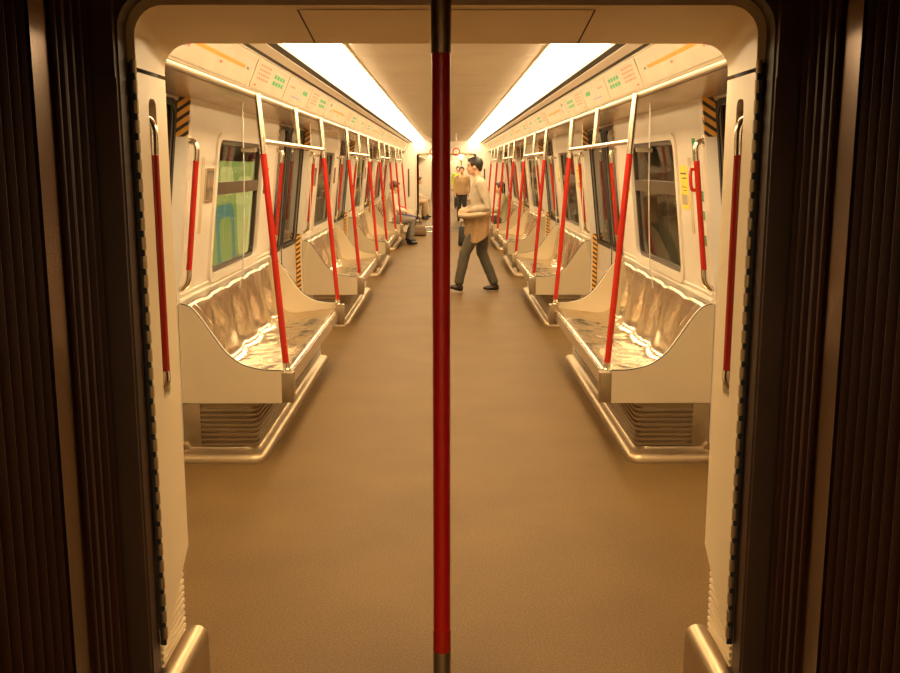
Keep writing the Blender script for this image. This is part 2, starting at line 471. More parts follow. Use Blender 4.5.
        bmesh.ops.bevel(bm, geom=es, offset=.012, segments=3, affect='EDGES')
        finish('kerb', bm, kickm, p, smooth=40)
        res.append(p)
    # brown flange on the gangway side
    bm = bmesh.new()
    g = 1 if ya > yb else -1
    outer = [(-.93, 0), (-.93, 2.06), (.93, 2.06), (.93, 0)]
    hole = [(-PW - .018, 0)] + arch(PW + .018, PT + .062, .085) + [(PW + .018, 0)]
    plate(bm, outer + hole[::-1], [], lambda u, v, w: (u, ya + g * (0.006 + w), v), 0.06)
    for s in (-1, 1): box(bm, s * (PW + .022), s * (PW + .13), *sorted((ya + g * .066, ya + g * .085)), 1.77, 2.05)
    for s in (-1, 1): box(bm, s * (PW + .022), s * (PW + .05), *sorted((ya + g * .066, ya + g * .078)), .0, 1.77)
    res.append(struct(finish('trim_%d' % (n0 + 3), bm, flangem, smooth=0)))
    return res
portal_near = make_portal(2.335, 2.57, 3)
portal_far = make_portal(23.86, 23.59, 7)

def rail_tube(p, s, zb, zt, y, xoff, name='rail'):
    pass

# ------------------------------------------------------------------ bellows gangway
def make_bellows(n0):
    out = []
    for (ya, yb) in ((0.70, 1.90), (2.00, 2.235)):
        k = 0; y = ya; prof = []
        pitch = 0.044
        n = max(1, round((yb - ya) / pitch)); pitch = (yb - ya) / n
        for i in range(n):
            for j, off in enumerate((0.0, 0.0015, 0.010, 0.032, 0.055, 0.060, 0.060, 0.042, 0.012) if ya < 1.5 else (0.0, 0.002, 0.008, 0.017, 0.026, 0.040, 0.040, 0.024, 0.006)):
                prof.append((ya + pitch * (i + j / 9), off))
        prof.append((yb, 0.0))
        bm = bmesh.new()
        sect = [(-.80, -.02)] + arch(.80, 2.0, .09) + [(.80, -.02)]
        rings = []
        for y, off in prof:
            rings.append([bm.verts.new((x + math.copysign(off - max(0, y - 2.0) * .03, x), y, z + (off if z > 1.9 else 0))) for x, z in sect])
        for a, b in zip(rings, rings[1:]):
            for i in range(len(sect) - 1): bm.faces.new((a[i], a[i + 1], b[i + 1], b[i]))
        out.append(struct(finish('trim_%d' % n0, bm, bellm, smooth=60))); n0 += 1
    bm = bmesh.new()
    sect = [(-.792, -.02)] + arch(.792, 1.995, .09) + [(.792, -.02)]
    P = []
    for y, off in ((1.90, .03), (1.90, 0), (1.906, -.006), (1.95, -.008), (1.994, -.006), (2.0, 0), (2.0, .03)):
        P.append([bm.verts.new((x + math.copysign(off, x), y, z + (off if z > 1.9 else 0))) for x, z in sect])
    for a, b in zip(P, P[1:]):
        for i in range(len(sect) - 1): bm.faces.new((a[i], a[i + 1], b[i + 1], b[i]))
    out.append(struct(finish('trim_%d' % n0, bm, bandm, smooth=30)))
    return out
bell = make_bellows(11)

# copies of the shell for the next car and the one behind the camera
for nm, off in CARS[1:]:
    for o in shell:
        if nm in ('rear', 'beyond') and (o.name.startswith('window') or o.name.startswith('door')): continue
        c = copy_tree(o); c.location.y += off
    if nm == 'rear':
        for o in portal_far: c = copy_tree(o); c.location.y += off
    else:
        for o in portal_near + bell: c = copy_tree(o); c.location.y += off
        if nm == 'next':
            for o in portal_far: c = copy_tree(o); c.location.y += off

# ------------------------------------------------------------------ ceiling light strips
def make_strip(s):
    t = empty('ceiling_light', (s * 0.662, Y0, 2.165))
    bm = bmesh.new()
    ys = [0.02 + 2.098 * k for k in range(11)]
    box(bm, -.138, .138, 0.01, Y1 - Y0 - .01, .055, .075)
    box(bm, -.141, -.136, 0.01, Y1 - Y0 - .01, 0.008, .055); box(bm, .136, .141, 0.01, Y1 - Y0 - .01, 0.008, .055)
    finish('housing', bm, ceilm, t, smooth=0)
    for a, b in zip(ys, ys[1:]):
        bm = bmesh.new(); b = min(b, Y1 - Y0 - .02)
        prof = [(-.134, .03), (-.134, .000), (-.118, -.018), (-.06, -.030), (0, -.034), (.06, -.030), (.118, -.018), (.134, .000), (.134, .03)]
        extrude_profile(bm, prof, a + .003, b - .003)
        finish('diffuser', bm, diffm, t, smooth=40)
    return t
for s in (-1, 1):
    t = make_strip(s)
    tag(t, 'long glowing ceiling light strip on the %s side of the ceiling panels' % SIDE[s], 'light', 'ceiling light strips')
    c = copy_tree(t); c.location.y += 2 * CAR
    tag(c, 'glowing ceiling light strip on the %s side, two carriages away' % SIDE[s], 'light', 'ceiling light strips')
    c = copy_tree(t); c.location.y += CAR
    tag(c, 'glowing ceiling light strip on the %s side of the next carriage' % SIDE[s], 'light', 'ceiling light strips')
    c = copy_tree(t); c.location.y -= CAR + 0.9
    tag(c, 'glowing ceiling light strip on the %s side of the carriage behind the camera' % SIDE[s], 'light', 'ceiling light strips')

# ------------------------------------------------------------------ benches
PROF_TOP = [(.868, .475), (.895, .487), (.98, .490), (1.08, .512), (1.15, .555), (1.20, .605), (1.255, .685), (1.315, .775), (1.365, .832), (1.425, .852)]
SEATP = [(.872, .430), (.882, .445), (.91, .448), (.985, .437), (1.08, .423), (1.16, .413), (1.23, .410), (1.28, .418), (1.325, .445), (1.352, .49), (1.372, .56), (1.392, .64), (1.412, .72), (1.43, .79), (1.447, .826), (1.468, .835)]
SEATP = [(x if x < 1.2 else 1.2 + (x - 1.2) * .82, z) for x, z in SEATP]
BL = 1.33
def make_bench(s):
    t = empty('bench', (s * 1.2, 0, 0)); ox = s * 1.2
    # seat shell with five moulded bottoms
    bm = bmesh.new()
    P = curve_pts([(x, 0, z) for x, z in SEATP], 3)
    cum = [0]
    for a, b in zip(P, P[1:]): cum.append(cum[-1] + (b - a).length)
    tot = cum[-1]; ny = 100; grid = []
    ya, yb = -BL + .03, BL - .03
    for j in range(ny + 1):
        y = ya + (yb - ya) * j / ny; u = (j / ny * 5) % 1.0
        if j == ny: u = 1.0
        row = []
        for i, p in enumerate(P):
            a = P[max(i - 1, 0)]; b = P[min(i + 1, len(P) - 1)]; tg = (b - a).normalized(); nr = Vector((-tg.z, 0, tg.x))
            v = cum[i] / tot
            seatw = max(0, math.sin(PI * min(1, max(0, (v - .03) / .45)))) ** 1.3 if v < .48 else 0
            backw = max(0, math.sin(PI * min(1, max(0, (v - .42) / .55)))) ** 1.3 if v > .42 else 0
            hump = abs(math.sin(PI * u)) ** .9
            taper = 1 - .35 * max(0, (v - .47)) / .53
            dd = -0.020 * seatw * hump + .042 * backw * taper * (hump - .6)
            dd += .0030 * math.sin(9 * u * PI + 5 * v * PI) * seatw + .0025 * math.sin(14 * v * PI + 4 * u * PI) * seatw
            q = p + nr * dd
            zt = q.z
            if v > .8: zt -= .014 * (v - .8) / .2 * (abs(math.cos(PI * u)) ** 6)
            row.append(bm.verts.new((s * q.x - ox, y, zt)))
        grid.append(row)
    for r0, r1 in zip(grid, grid[1:]):
        for i in range(len(P) - 1): bm.faces.new((r0[i], r0[i + 1], r1[i + 1], r1[i]))
    seat = finish('seat', bm, seatm, t, smooth=60)
    # front lip and underside tray
    bm = bmesh.new()
    pr = [(.864, .436), (.864, .365), (.89, .34), (1.30, .30), (1.30, .33), (.90, .365), (.880, .436)]
    extrude_profile(bm, [(s * x - ox, z) for x, z in pr], ya, yb)
    finish('seat_lip', bm, steel, t, smooth=30)
    # end panels
    for k in (-1, 1):
        bm = bmesh.new()
        top = curve_pts([(x, 0, z) for x, z in PROF_TOP], 4)
        loop = [(p.x, p.z) for p in top] + [(1.428, .31), (.89, .31), (.868, .33)]
        yf = k * BL
        plate(bm, loop, [], lambda u, v, w: (s * u - ox, yf - k * w, v), .035)
        es = [e for e in bm.edges if abs(e.verts[0].co.y - e.verts[1].co.y) < 1e-6 and len(e.link_faces) == 2 and abs(e.link_faces[0].normal.dot(e.link_faces[1].normal)) < .5 or False]
        ep = finish('end_panel', bm, panelw, t, smooth=35)
        # dark seal line between the panel and the seat
        bm = bmesh.new()
        loft(bm, [(s * p.x - ox, yf - k * .006, p.z + .001) for p in top[2:-1]], .0045, ref=(0, 1, 0), n=6)
        finish('edge_seal', bm, blackm, ep, smooth=40)
        # corner bracket at the aisle end
        bm = bmesh.new()
        b0, b1 = sorted((yf + k * .003, yf - k * .07 ))
        box(bm, *sorted((s * .826 - ox, s * .890 - ox)), b0, b1, .312, .478, 0, .006)
        finish('bracket', bm, grillm, t, smooth=30)
    # base with louvred faces
    bm = bmesh.new()
    def ringz(x0, yh, z, r=.05):
        # plan outline: front corners rounded
        pts = [(1.425, -yh)]
        for k in range(6):
            a = -PI / 2 - (PI / 2) * k / 5; pts.append((x0 + r + r * math.cos(a), -yh + r + r * math.sin(a)))
        for k in range(6):
            a = PI - (PI / 2) * k / 5; pts.append((x0 + r + r * math.cos(a), yh - r + r * math.sin(a)))
        pts.append((1.425, yh))
        return [bm.verts.new((s * x - ox, y, z)) for x, y in pts]
    levels = [(.998, 1.34, .0)]
    z = .07
    levels += [(1.03, 1.320, .045), (1.03, 1.320, .07)]
    for k in range(8):
        levels += [(1.022, 1.328, z + .004), (1.022, 1.328, z + .014), (1.036, 1.314, z + .019), (1.036, 1.314, z + .024)]; z += .0275
    levels.append((1.03, 1.320, .345))
    levels[0] = (1.03, 1.320, .0)
    rs = [ringz(a, b, c) for a, b, c in levels]
    for a, b in zip(rs, rs[1:]):
        for i in range(len(a) - 1): bm.faces.new((a[i], a[i + 1], b[i + 1], b[i]))
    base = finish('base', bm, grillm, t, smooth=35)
    for k in (-1, 1):
        bm = bmesh.new(); box(bm, *sorted((s * 1.335 - ox, s * 1.426 - ox)), *sorted((k * 1.300, k * 1.3285)), .05, .3085, 0, .003)
        finish('side_plate', bm, grillm, t, smooth=30)
    bm = bmesh.new()
    for zz in [(.975, 1.425, .0), (.975, 1.425, .024), (.985, 1.412, .040), (1.005, 1.385, .048), (1.026, 1.344, .052), (1.036, 1.33, .066)]:
        ringz(*zz, r=.07)
    vs = list(bm.verts); nn = 14
    for a in range(5):
        for i in range(nn - 1): bm.faces.new((vs[a * nn + i], vs[a * nn + i + 1], vs[(a + 1) * nn + i + 1], vs[(a + 1) * nn + i]))
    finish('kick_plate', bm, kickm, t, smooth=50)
    return t
BLAB = {0: 'bench nearest the camera', 1: 'bench, second from the camera', 2: 'bench, third from the camera', 3: 'bench, farthest in this carriage'}
for s in (-1, 1):
    proto = make_bench(s)
    for k, c in enumerate(BC + [BC[0] + CAR]):
        o = proto if k == 0 else copy_tree(proto)
        o.location.y = c
        if k < 4: lab = 'stainless steel %s, along the %s wall' % (BLAB[k], SIDE[s])
        else: lab = 'moulded stainless steel bench along the %s wall of the next carriage' % SIDE[s]
        tag(o, lab, 'bench', 'stainless steel benches')

# ------------------------------------------------------------------ pole frames at the benches
PX0, PX1 = .872, .982       # pole foot and head
PR = .0175
def pole_x(z): return PX0 + (PX1 - PX0) * (z - .478) / (1.93 - .478)
def make_frame(s):
    t = empty('pole_frame', (s * PX0, 0, .478)); L0 = Vector((s * PX0, 0, .478))
    def p(y, z): return Vector((s * pole_x(z), y, z)) - L0
    for k in (-1, 1):
        y = k * 1.26
        bm = bmesh.new(); loft(bm, [p(y, 1.635), p(y, 1.942)], PR * 1.02, n=14)
        pl = finish('pole', bm, steel, t, smooth=40)
        bm = bmesh.new(); loft(bm, [p(y, .515), p(y, 1.637)], PR, n=14)
        finish('red_sleeve', bm, redm, pl, smooth=40)
        bm = bmesh.new(); loft(bm, [p(y, .4785), p(y, .485), p(y, .49), p(y, .52)], [PR * 1.5, PR * 1.5, PR * 1.1, PR * 1.05], n=14)
        finish('foot_socket', bm, steel, pl, smooth=40)
    bm = bmesh.new(); loft(bm, [p(-1.26, 1.70), p(1.26, 1.70)], .014, n=12)
    finish('crossbar', bm, steel, t, smooth=40)
    bm = bmesh.new(); loft(bm, [p(0, 1.70), p(0, 1.942)], .0165, n=12)
    finish('hanger', bm, steel, t, smooth=40)
    return t
for s in (-1, 1):
    proto = make_frame(s)
    for k, c in enumerate(BC + [BC[0] + CAR]):
        o = proto if k == 0 else copy_tree(proto); o.location.y = c
        if k < 4: lab = 'red and steel grab pole frame on the %s %s bench' % (ORD[k], SIDE[s])
        else: lab = 'red and steel grab pole frame on the bench at the %s in the next carriage' % SIDE[s]
        tag(o, lab, 'grab pole', 'grab pole frames on the benches')

# ------------------------------------------------------------------ glass draught screens
def make_screen(s, k):
    t = empty('glass_screen', (s * 1.2, 0, .85)); L0 = Vector((s * 1.2, 0, .85))
    bm = bmesh.new()
    n = 10; top = 1.90
    loop = [(wx(top) - .002, top), (1.055, top)]
    edge = [(1.06 + .03 * (i / n) ** 2, 1.86 - .84 * i / n) for i in range(n + 1)] + [(1.11, .93), (1.15, .85), (1.20, .78), (1.262, .728)]
    loop += edge + [(1.32, .812), (1.36, .850), (wx(.87) - .002, .872)]
    plate(bm, loop, [], lambda u, v, w: (s * u - L0.x, w - .003, v - L0.z), .006)
    g = finish('pane', bm, screenm, t, smooth=0)
    bm = bmesh.new(); loft(bm, [(s * u - L0.x, 0, v - L0.z) for u, v in [(1.055, top)] + edge[:-3]], .003, ref=(0, 1, 0), n=6); finish('edge', bm, edgem, g, smooth=40)
    bm = bmesh.new(); box(bm, *sorted((s * .992 - L0.x, s * 1.078 - L0.x)), -.01, .010, 1.645 - L0.z, 1.665 - L0.z, 0, .002)
    finish('clip', bm, steel, t, smooth=0)
    return t
for s in (-1, 1):
    pr = make_screen(s, 1); first = True
    for k, c in enumerate(BC):
        for e, nm in ((-1, 'near'), (1, 'far')):
            o = pr if first else copy_tree(pr); first = False
            o.location.y = c + e * 1.26
            tag(o, 'clear glass draught screen at the %s end of the %s %s bench' % (nm, ORD[k], SIDE[s]), 'glass screen', 'glass draught screens')

# ------------------------------------------------------------------ wall grab rails by the doors
def make_rail(s):
    t = empty('grab_rail', (0, 0, 0))
    def p(z, off): return Vector((s * (wx(z) - off), 0, z))
    bm = bmesh.new(); loft(bm, [p(1.03, .045), p(1.60, .045)], .0155, n=12)
    finish('red_sleeve', bm, redm, t, smooth=40)
    bm = bmesh.new()
    loft(bm, curve_pts([p(1.598, .045), p(1.65, .045), p(1.685, .035), p(1.70, .012), p(1.70, .001)], 4), .0155, ref=(0, 1, 0), n=12)
    loft(bm, [p(1.70, .006), p(1.70, .001)], .03, ref=(0, 1, 0), n=14)
    finish('rail_end', bm, steel, t, smooth=40)
    bm = bmesh.new()
    loft(bm, curve_pts([p(1.032, .045), p(.985, .045), p(.95, .035), p(.93, .012), p(.93, .001)], 4), .0155, ref=(0, 1, 0), n=12)
    finish('rail_end', bm, steel, t, smooth=40)
    return t
for s in (-1, 1):
    pr = make_rail(s); first = True
    for k, c in enumerate(BC):
        for e, nm in ((-1, 'nearer'), (1, 'farther')):
            o = pr if first else copy_tree(pr); first = False
            o.location.y = c + e * 1.315
            tag(o, 'red wall grab rail at the %s side of the %s %s window' % (nm, {0: 'nearest', 1: 'second', 2: 'third', 3: 'farthest'}[k], SIDE[s]), 'grab rail', 'wall grab rails beside the doors')

# portal rails (inside the slots of both portals)
def make_portal_rail(s):
    t = empty('portal_rail', (s * PW, 2.448, 0))
    bm = bmesh.new(); loft(bm, [(s * .004, 0, 1.045), (s * .004, 0, 1.60)], .0135, n=12)
    finish('red_sleeve', bm, redm, t, smooth=40)
    for za, zb in ((1.60, 1.70), (1.045, .985)):
        sg = 1 if zb > za else -1
        bm = bmesh.new()
        loft(bm, curve_pts([(s * .004, 0, za - sg * .002), (s * .004, 0, zb - sg * .035), (s * .022, 0, zb - sg * .012), (s * .05, 0, zb), (s * .069, 0, zb)], 4), .0135, ref=(0, 1, 0), n=12)
        finish('rail_end', bm, steel, t, smooth=40)
    return t
for s in (-1, 1):
    t = make_portal_rail(s)
    tag(t, 'dark red grab rail set in the slot of the near %s doorway panel' % SIDE[s], 'grab rail', 'doorway grab rails')
    c = copy_tree(t); c.location.y = 23.74
    tag(c, 'red grab rail set in the slot of the far %s doorway panel' % SIDE[s], 'grab rail', 'doorway grab rails')

# dark strips standing in for shaded rail recesses in the far end wall
for s in (-1, 1):
    bm = bmesh.new(); box(bm, *sorted((s * .90, s * .935)), Y1 - .02, Y1 - .001, .85, 1.52, 0, .004)
    o = finish('slot_shade_strip', bm, mat('dark_slot', (.06, .02, .015), .5), smooth=30)
    tag(o, 'tall narrow dark strip on the far end wall, %s of the doorway' % SIDE[s], 'dark strip')

# ------------------------------------------------------------------ centre pole in the gangway
t = empty('centre_pole', (-.0105, 1.90, 0.0))
def disc_pole(bm, z0, z1, r): loft(bm, [(0, 0, z0), (0, 0, z1)], r, n=24)
bm = bmesh.new(); loft(bm, [(0, 0, z) for z in (0, .012, .013, .57, .571, 1.782, 1.783, 1.975, 1.976, 1.998)], [.05, .05, .0185, .0185, .0165, .0165, .0195, .0195, .045, .045], n=24)
pm = finish('pole', bm, kickm, t, smooth=40)
bm = bmesh.new(); disc_pole(bm, .60, 1.785, .0180)
finish('red_sleeve', bm, mat('deep_red_sleeve', (.50, .010, .006), .3), pm, smooth=40)
bm = bmesh.new(); disc_pole(bm, .555, .602, .0188)
finish('lower_collar', bm, redm, pm, smooth=40)
tag(t, 'dark red floor to ceiling pole standing in the middle of the gangway in front', 'pole')

# ------------------------------------------------------------------ posters in the coves
CA = Vector((.930, 0, 2.105)); CB = Vector((.992, 0, 1.957))
CN = Vector((-(CA.z - CB.z), 0, -(CB.x - CA.x))).normalized()
def cove_poster(s, y0, y1, kind, seed):
    rnd = random.Random(seed)
    ym = (y0 + y1) / 2; mid = (CA + CB) / 2; org = Vector((s * mid.x, ym, mid.z))
    bm = bmesh.new()
    def pt(u, v, h):   # u 0..1 along y, v 0..1 from bottom to top
        p = CB + (CA - CB) * v + CN * h
        return Vector((s * p.x, y0 + (y1 - y0) * u, p.z)) - org
    def quad(u0, u1, v0, v1, h, mi):
        f = bm.faces.new([bm.verts.new(pt(a, b, h)) for a, b in ((u0, v0), (u1, v0), (u1, v1), (u0, v1))]); f.material_index = mi
    for (h0, h1) in ((0.0005, 0.003),):
        vs = [bm.verts.new(pt(a, b, h)) for h in (h0, h1) for a, b in ((0, .04), (1, .04), (1, .97), (0, .97))]
        for q in ((0, 1, 2, 3), (4, 5, 6, 7), (0, 1, 5, 4), (1, 2, 6, 5), (2, 3, 7, 6), (3, 0, 4, 7)): bm.faces.new([vs[i] for i in q])
    H = .0038
    if kind == 'map':
        quad(.28, .88, .50, .60, H, 1)
        # dark oval at the near end, line name
        n = 16; f = bm.faces.new([bm.verts.new(pt(.15 + .035 * math.cos(2 * PI * i / n), .74 + .09 * math.sin(2 * PI * i / n), H)) for i in range(n)]); f.material_index = 2
        f = bm.faces.new([bm.verts.new(pt(.22 + .014 * math.cos(2 * PI * i / n), .46 + .08 * math.sin(2 * PI * i / n), H)) for i in range(n)]); f.material_index = 3
        quad(.16, .20, .36, .46, H, 5); quad(.905, .94, .50, .58, H, 2)
        for i in range(9):
            u = .32 + i * .062; quad(u, u + .022, .68 + .05 * (i % 2), .72 + .05 * (i % 2), H, 6); quad(u + .002, u + .02, .75 + .05 * (i % 2), .78 + .05 * (i % 2), H, 6)
        quad(.56, .59, .36, .42, H, 3)
    elif kind == 'list':
        for i in range(6):
            for j in range(4):
                u = .10 + i * .055 + rnd.random() * .01; quad(u, u + .03, .80 - j * .14, .86 - j * .14, H, 3)
        for j in range(2):
            for i in range(4):
                u = .55 + i * .09; quad(u, u + .07, .62 - .22 * j, .76 - .22 * j, H, 4)
        quad(.08, .14, .15, .2, H, 3)
    else:
        quad(.25, .62, .30, .34, H, 5); quad(.44, .455, .34, .66, H, 5)
        for i in range(3): quad(.66 + .07 * i, .72 + .07 * i, .55, .72, H, 4)
        for i in range(4): quad(.12 + .05 * i, .15 + .05 * i, .62, .68, H, 3)
        quad(.1, .9, .86, .875, H, 6)
    o = finish('overhead_poster', bm, [paperm, orangem, inkm, redink, greenm, blueink, greym], smooth=0, recalc=False)
    o.location = org
    return o
DN = ['nearest', 'second nearest', 'middle', 'fourth nearest', 'farthest']
for s in (-1, 1):
    for k, d in enumerate(DC):
        o = cove_poster(s, d - .76 , d + .74, 'map', k)
        tag(o, 'route map with an orange line above the %s door pair on the %s' % (DN[k], SIDE[s]), 'poster', 'overhead route maps')
    for k, c in enumerate(BC):
        a = c - 1.45
        for j, (kind, desc) in enumerate((('list', 'overhead notice with red rows and green blocks'), ('sketch', 'overhead map sketch with blue lines'), ('list', 'overhead notice with red rows and green blocks'))):
            y0 = a + j * .97
            o = cove_poster(s, y0 + .01, y0 + .96, kind, k * 7 + j)
            w = ('near end', 'middle', 'far end')[j]
            tag(o, '%s, %s of the %s %s bench' % (desc, w, ORD[k], SIDE[s]), 'poster', 'overhead notices')

# ------------------------------------------------------------------ wall frames, posters and stickers
def wall_panel(s, y0, y1, z0, z1, h, name, mats, marks=(), inner=None):
    ym, zm = (y0 + y1) / 2, (z0 + z1) / 2; org = Vector((s * wx(zm), ym, zm))
    def f(u, v, w): return Vector((s * (wx(v) - w), u, v)) - org
    bm = bmesh.new(); plate(bm, [(y0, z0), (y1, z0), (y1, z1), (y0, z1)], [], lambda u, v, w: f(u, v, w + .0005), h)
    for (u0, u1, v0, v1, mi) in marks:
        U = lambda a: y0 + (y1 - y0) * a; V = lambda a: z0 + (z1 - z0) * a
        q = bm.faces.new([bm.verts.new(f(a, b, h + .0016)) for a, b in ((U(u0), V(v0)), (U(u1), V(v0)), (U(u1), V(v1)), (U(u0), V(v1)))]); q.material_index = mi
    o = finish(name, bm, mats, smooth=0); o.location = org
    return o
mirrorm = mat('picture_glass', (.36, .33, .28), .08, metal=.8, var=.5, vscale=14)
for k, c in enumerate(BC):
    # left wall: small glazed picture frames either side of the window
    for e, nm in ((-1, 'nearer'), (1, 'farther')):
        y = c + e * (.88 if e > 0 else .84)
        o = wall_panel(-1, y - .085, y + .085, 1.37, 1.56, .010, 'picture_frame', [steel, mirrorm], [(.08, .92, .07, .93, 1)])
        tag(o, 'small glazed frame at the %s side of the %s left window' % (nm, ['nearest', 'second', 'third', 'farthest'][k]), 'picture frame', 'small frames beside the left windows')
        o = wall_panel(1, y - .085, y + .085, 1.33 if e < 0 else 1.37, 1.575, .003, 'yellow_notice', [yellowm, inkm, paperm],
                       [(.1, .9, .80, .84, 1), (.1, .7, .70, .73, 1), (.1, .8, .5, .52, 1), (.1, .6, .42, .44, 1), (.12, .88, .1, .34, 2)])
        tag(o, 'yellow notice at the %s side of the %s right window' % (nm, ['nearest', 'second', 'third', 'farthest'][k]), 'notice', 'yellow notices beside the right windows')
# green stickers and red emergency handle by the nearest right rail
for i, (y, z0, z1, desc) in enumerate(((5.28, 1.60, 1.72, 'topmost green sticker, above the red emergency handle'), (5.17, 1.385, 1.44, 'uppermost small green sticker below the red handle'), (5.17, 1.29, 1.335, 'middle small green sticker'), (5.17, 1.15, 1.205, 'lowest small green sticker, above the bench end'))):
    o = wall_panel(1, y - .03, y + .03, z0, z1, .002, 'green_sticker', [greenm, paperm], [(.2, .8, .62, .74, 1), (.2, .8, .3, .42, 1)])
    tag(o, desc + ', beside the nearest right rail', 'sticker', 'green stickers by the nearest right door')
t = empty('emergency_handle', (wx(1.5), 5.24, 1.50))
bm = bmesh.new(); box(bm, -.012, -.0015, -.035, .035, -.08, .08, 0, .003); finish('back_plate', bm, panelw, t)
bm = bmesh.new(); loft(bm, curve_pts([(-.012, -.02, -.055), (-.035, -.02, -.05), (-.04, 0, .0), (-.035, .02, .05), (-.012, .02, .055)], 5), .010, n=10); finish('handle', bm, redm, t)
tag(t, 'red emergency handle on the right wall between the green stickers and the yellow notice', 'emergency handle')
# small plates on the door posts
for s in (-1, 1):
    o = wall_panel(s, 5.02, 5.06, 1.79, 1.82, .002, 'number_plate', [paperm, inkm], [(.15, .4, .2, .8, 1), (.6, .8, .2, .8, 1)])
    tag(o, 'tiny number plate at the top of the nearest %s door post' % SIDE[s], 'number plate')
    o = wall_panel(s, 5.37, 5.43, 1.20, 1.62, .002, 'access_cover', [panelw])
    tag(o, 'narrow cream access cover on the %s wall beside the nearest grab rail' % SIDE[s], 'access cover')

# ------------------------------------------------------------------ hanging ring handles
def make_ring():
    t = empty('ring_handle', (0, 0, 0))
    bm = bmesh.new(); pts = [(0.062 * math.cos(2 * PI * i / 24), 0, .062 * math.sin(2 * PI * i / 24)) for i in range(25)]
    loft(bm, pts, .010, ref=(0, 1, 0), n=8, cap=False); finish('ring', bm, redm, t)
    bm = bmesh.new(); box(bm, -.012, .012, -.004, .004, .055, .33); finish('strap', bm, white, t, smooth=0)
    return t
pr = make_ring(); pr.location = (-.235, 17.53, 1.832)
tag(pr, 'red hanging ring handle just left of the centre pole', 'hanging handle', 'hanging ring handles')
c = copy_tree(pr); c.location = (.175, 17.53, 1.832)
tag(c, 'red hanging ring handle just right of the centre pole, above the walking man', 'hanging handle', 'hanging ring handles')

# ------------------------------------------------------------------ outside: station lightbox and tunnel walls
for s in (-1, 1):
    bm = bmesh.new(); box(bm, *sorted((s * 2.6, s * 2.7)), -5, 60, -1.0, 3.2)
    struct(finish('wall_outer_left' if s < 0 else 'wall_outer_right', bm, tunnelm, smooth=0))
t = empty('advertising_lightbox', (-2.5, 10.6, .95))
bm = bmesh.new(); box(bm, -.09, -.0, -2.3, 3.0, -.75, .75, 0, .01); finish('case', bm, brownm, t)
bm = bmesh.new(); bm.faces.new([bm.verts.new((.002, y, z)) for y, z in ((-2.2, -.68), (2.9, -.68), (2.9, .68), (-2.2, .68))]); finish('lit_panel', bm, lboxg, t, smooth=0)
bm = bmesh.new(); plate(bm, rrect(-.15, .75, -.60, .20, .16), [rrect(.0, .60, -.45, .05, .12)], lambda u, v, w: (.004 + w, u, v), .002); finish('printed_ring', bm, lboxt, t, smooth=0)
bm = bmesh.new(); plate(bm, rrect(.9, 2.0, -.60, .50, .3), [], lambda u, v, w: (.004 + w, u, v), .002); plate(bm, rrect(.15, .80, .30, .62, .12), [], lambda u, v, w: (.004 + w, u, v), .002); finish('printed_blob', bm, lboxy, t, smooth=0)
tag(t, 'bright green and yellow backlit advertisement outside the nearest left window', 'lightbox')

# ------------------------------------------------------------------ people
def remeshed(name, bm, m, parent, voxel=.012, smooth_it=6, wob=0.0):
    o = finish(name + '_raw', bm, m, None, smooth=0)
    md = o.modifiers.new('r', 'REMESH'); md.mode = 'VOXEL'; md.voxel_size = voxel; md.use_smooth_shade = True
    sm = o.modifiers.new('s', 'SMOOTH'); sm.iterations = smooth_it; sm.factor = .5
    if wob:
        tx = bpy.data.textures.new('folds', 'CLOUDS'); tx.noise_scale = .09
        dm = o.modifiers.new('d', 'DISPLACE'); dm.texture = tx; dm.strength = wob; dm.mid_level = .5
    dg = bpy.context.evaluated_depsgraph_get(); me = bpy.data.meshes.new_from_object(o.evaluated_get(dg))
    me.name = name
    bpy.data.objects.remove(o)
    for p in me.polygons: p.use_smooth = True
    q = bpy.data.objects.new(name, me); COL.objects.link(q)
    if parent: q.parent = parent
    return q
def ell(bm, c, r, rot=None, n=14):
    M = Matrix.Translation(Vector(c)) @ (rot.to_matrix().to_4x4() if rot else Matrix.Identity(4)) @ Matrix.Diagonal((*r, 1))
    bmesh.ops.create_uvsphere(bm, u_segments=n, v_segments=n // 2 + 2, radius=1.0, matrix=M)
def hand(bm, w, d, pn, thumb, sc=1.0):
    """w wrist, d direction of the fingers, pn palm normal (fingers curl to it), thumb side vector"""
    w, d, pn, thumb = Vector(w), Vector(d).normalized(), Vector(pn).normalized(), Vector(thumb).normalized()
    loft(bm, [w - d * .01, w + d * .03 * sc, w + d * .07 * sc, w + d * .085 * sc], [(.022, .017), (.034, .015), (.038, .013), (.034, .011)], ref=thumb, n=12)
    for i, (off, ln) in enumerate(((.027, .068), (.010, .078), (-.008, .072), (-.025, .056))):
        b = w + d * .078 * sc + thumb * off
        p = [b, b + d * ln * .45 + pn * .008, b + d * ln * .75 + pn * .026, b + d * ln * .86 + pn * .046]
        loft(bm, p, [.0092, .0088, .008, .0065], ref=thumb, n=8)
    b = w + d * .025 + thumb * .024
    loft(bm, [b, b + thumb * .022 + d * .022 + pn * .006, b + thumb * .032 + d * .048 + pn * .016, b + thumb * .032 + d * .066 + pn * .026], [.012, .011, .0095, .0075], ref=pn, n=8)

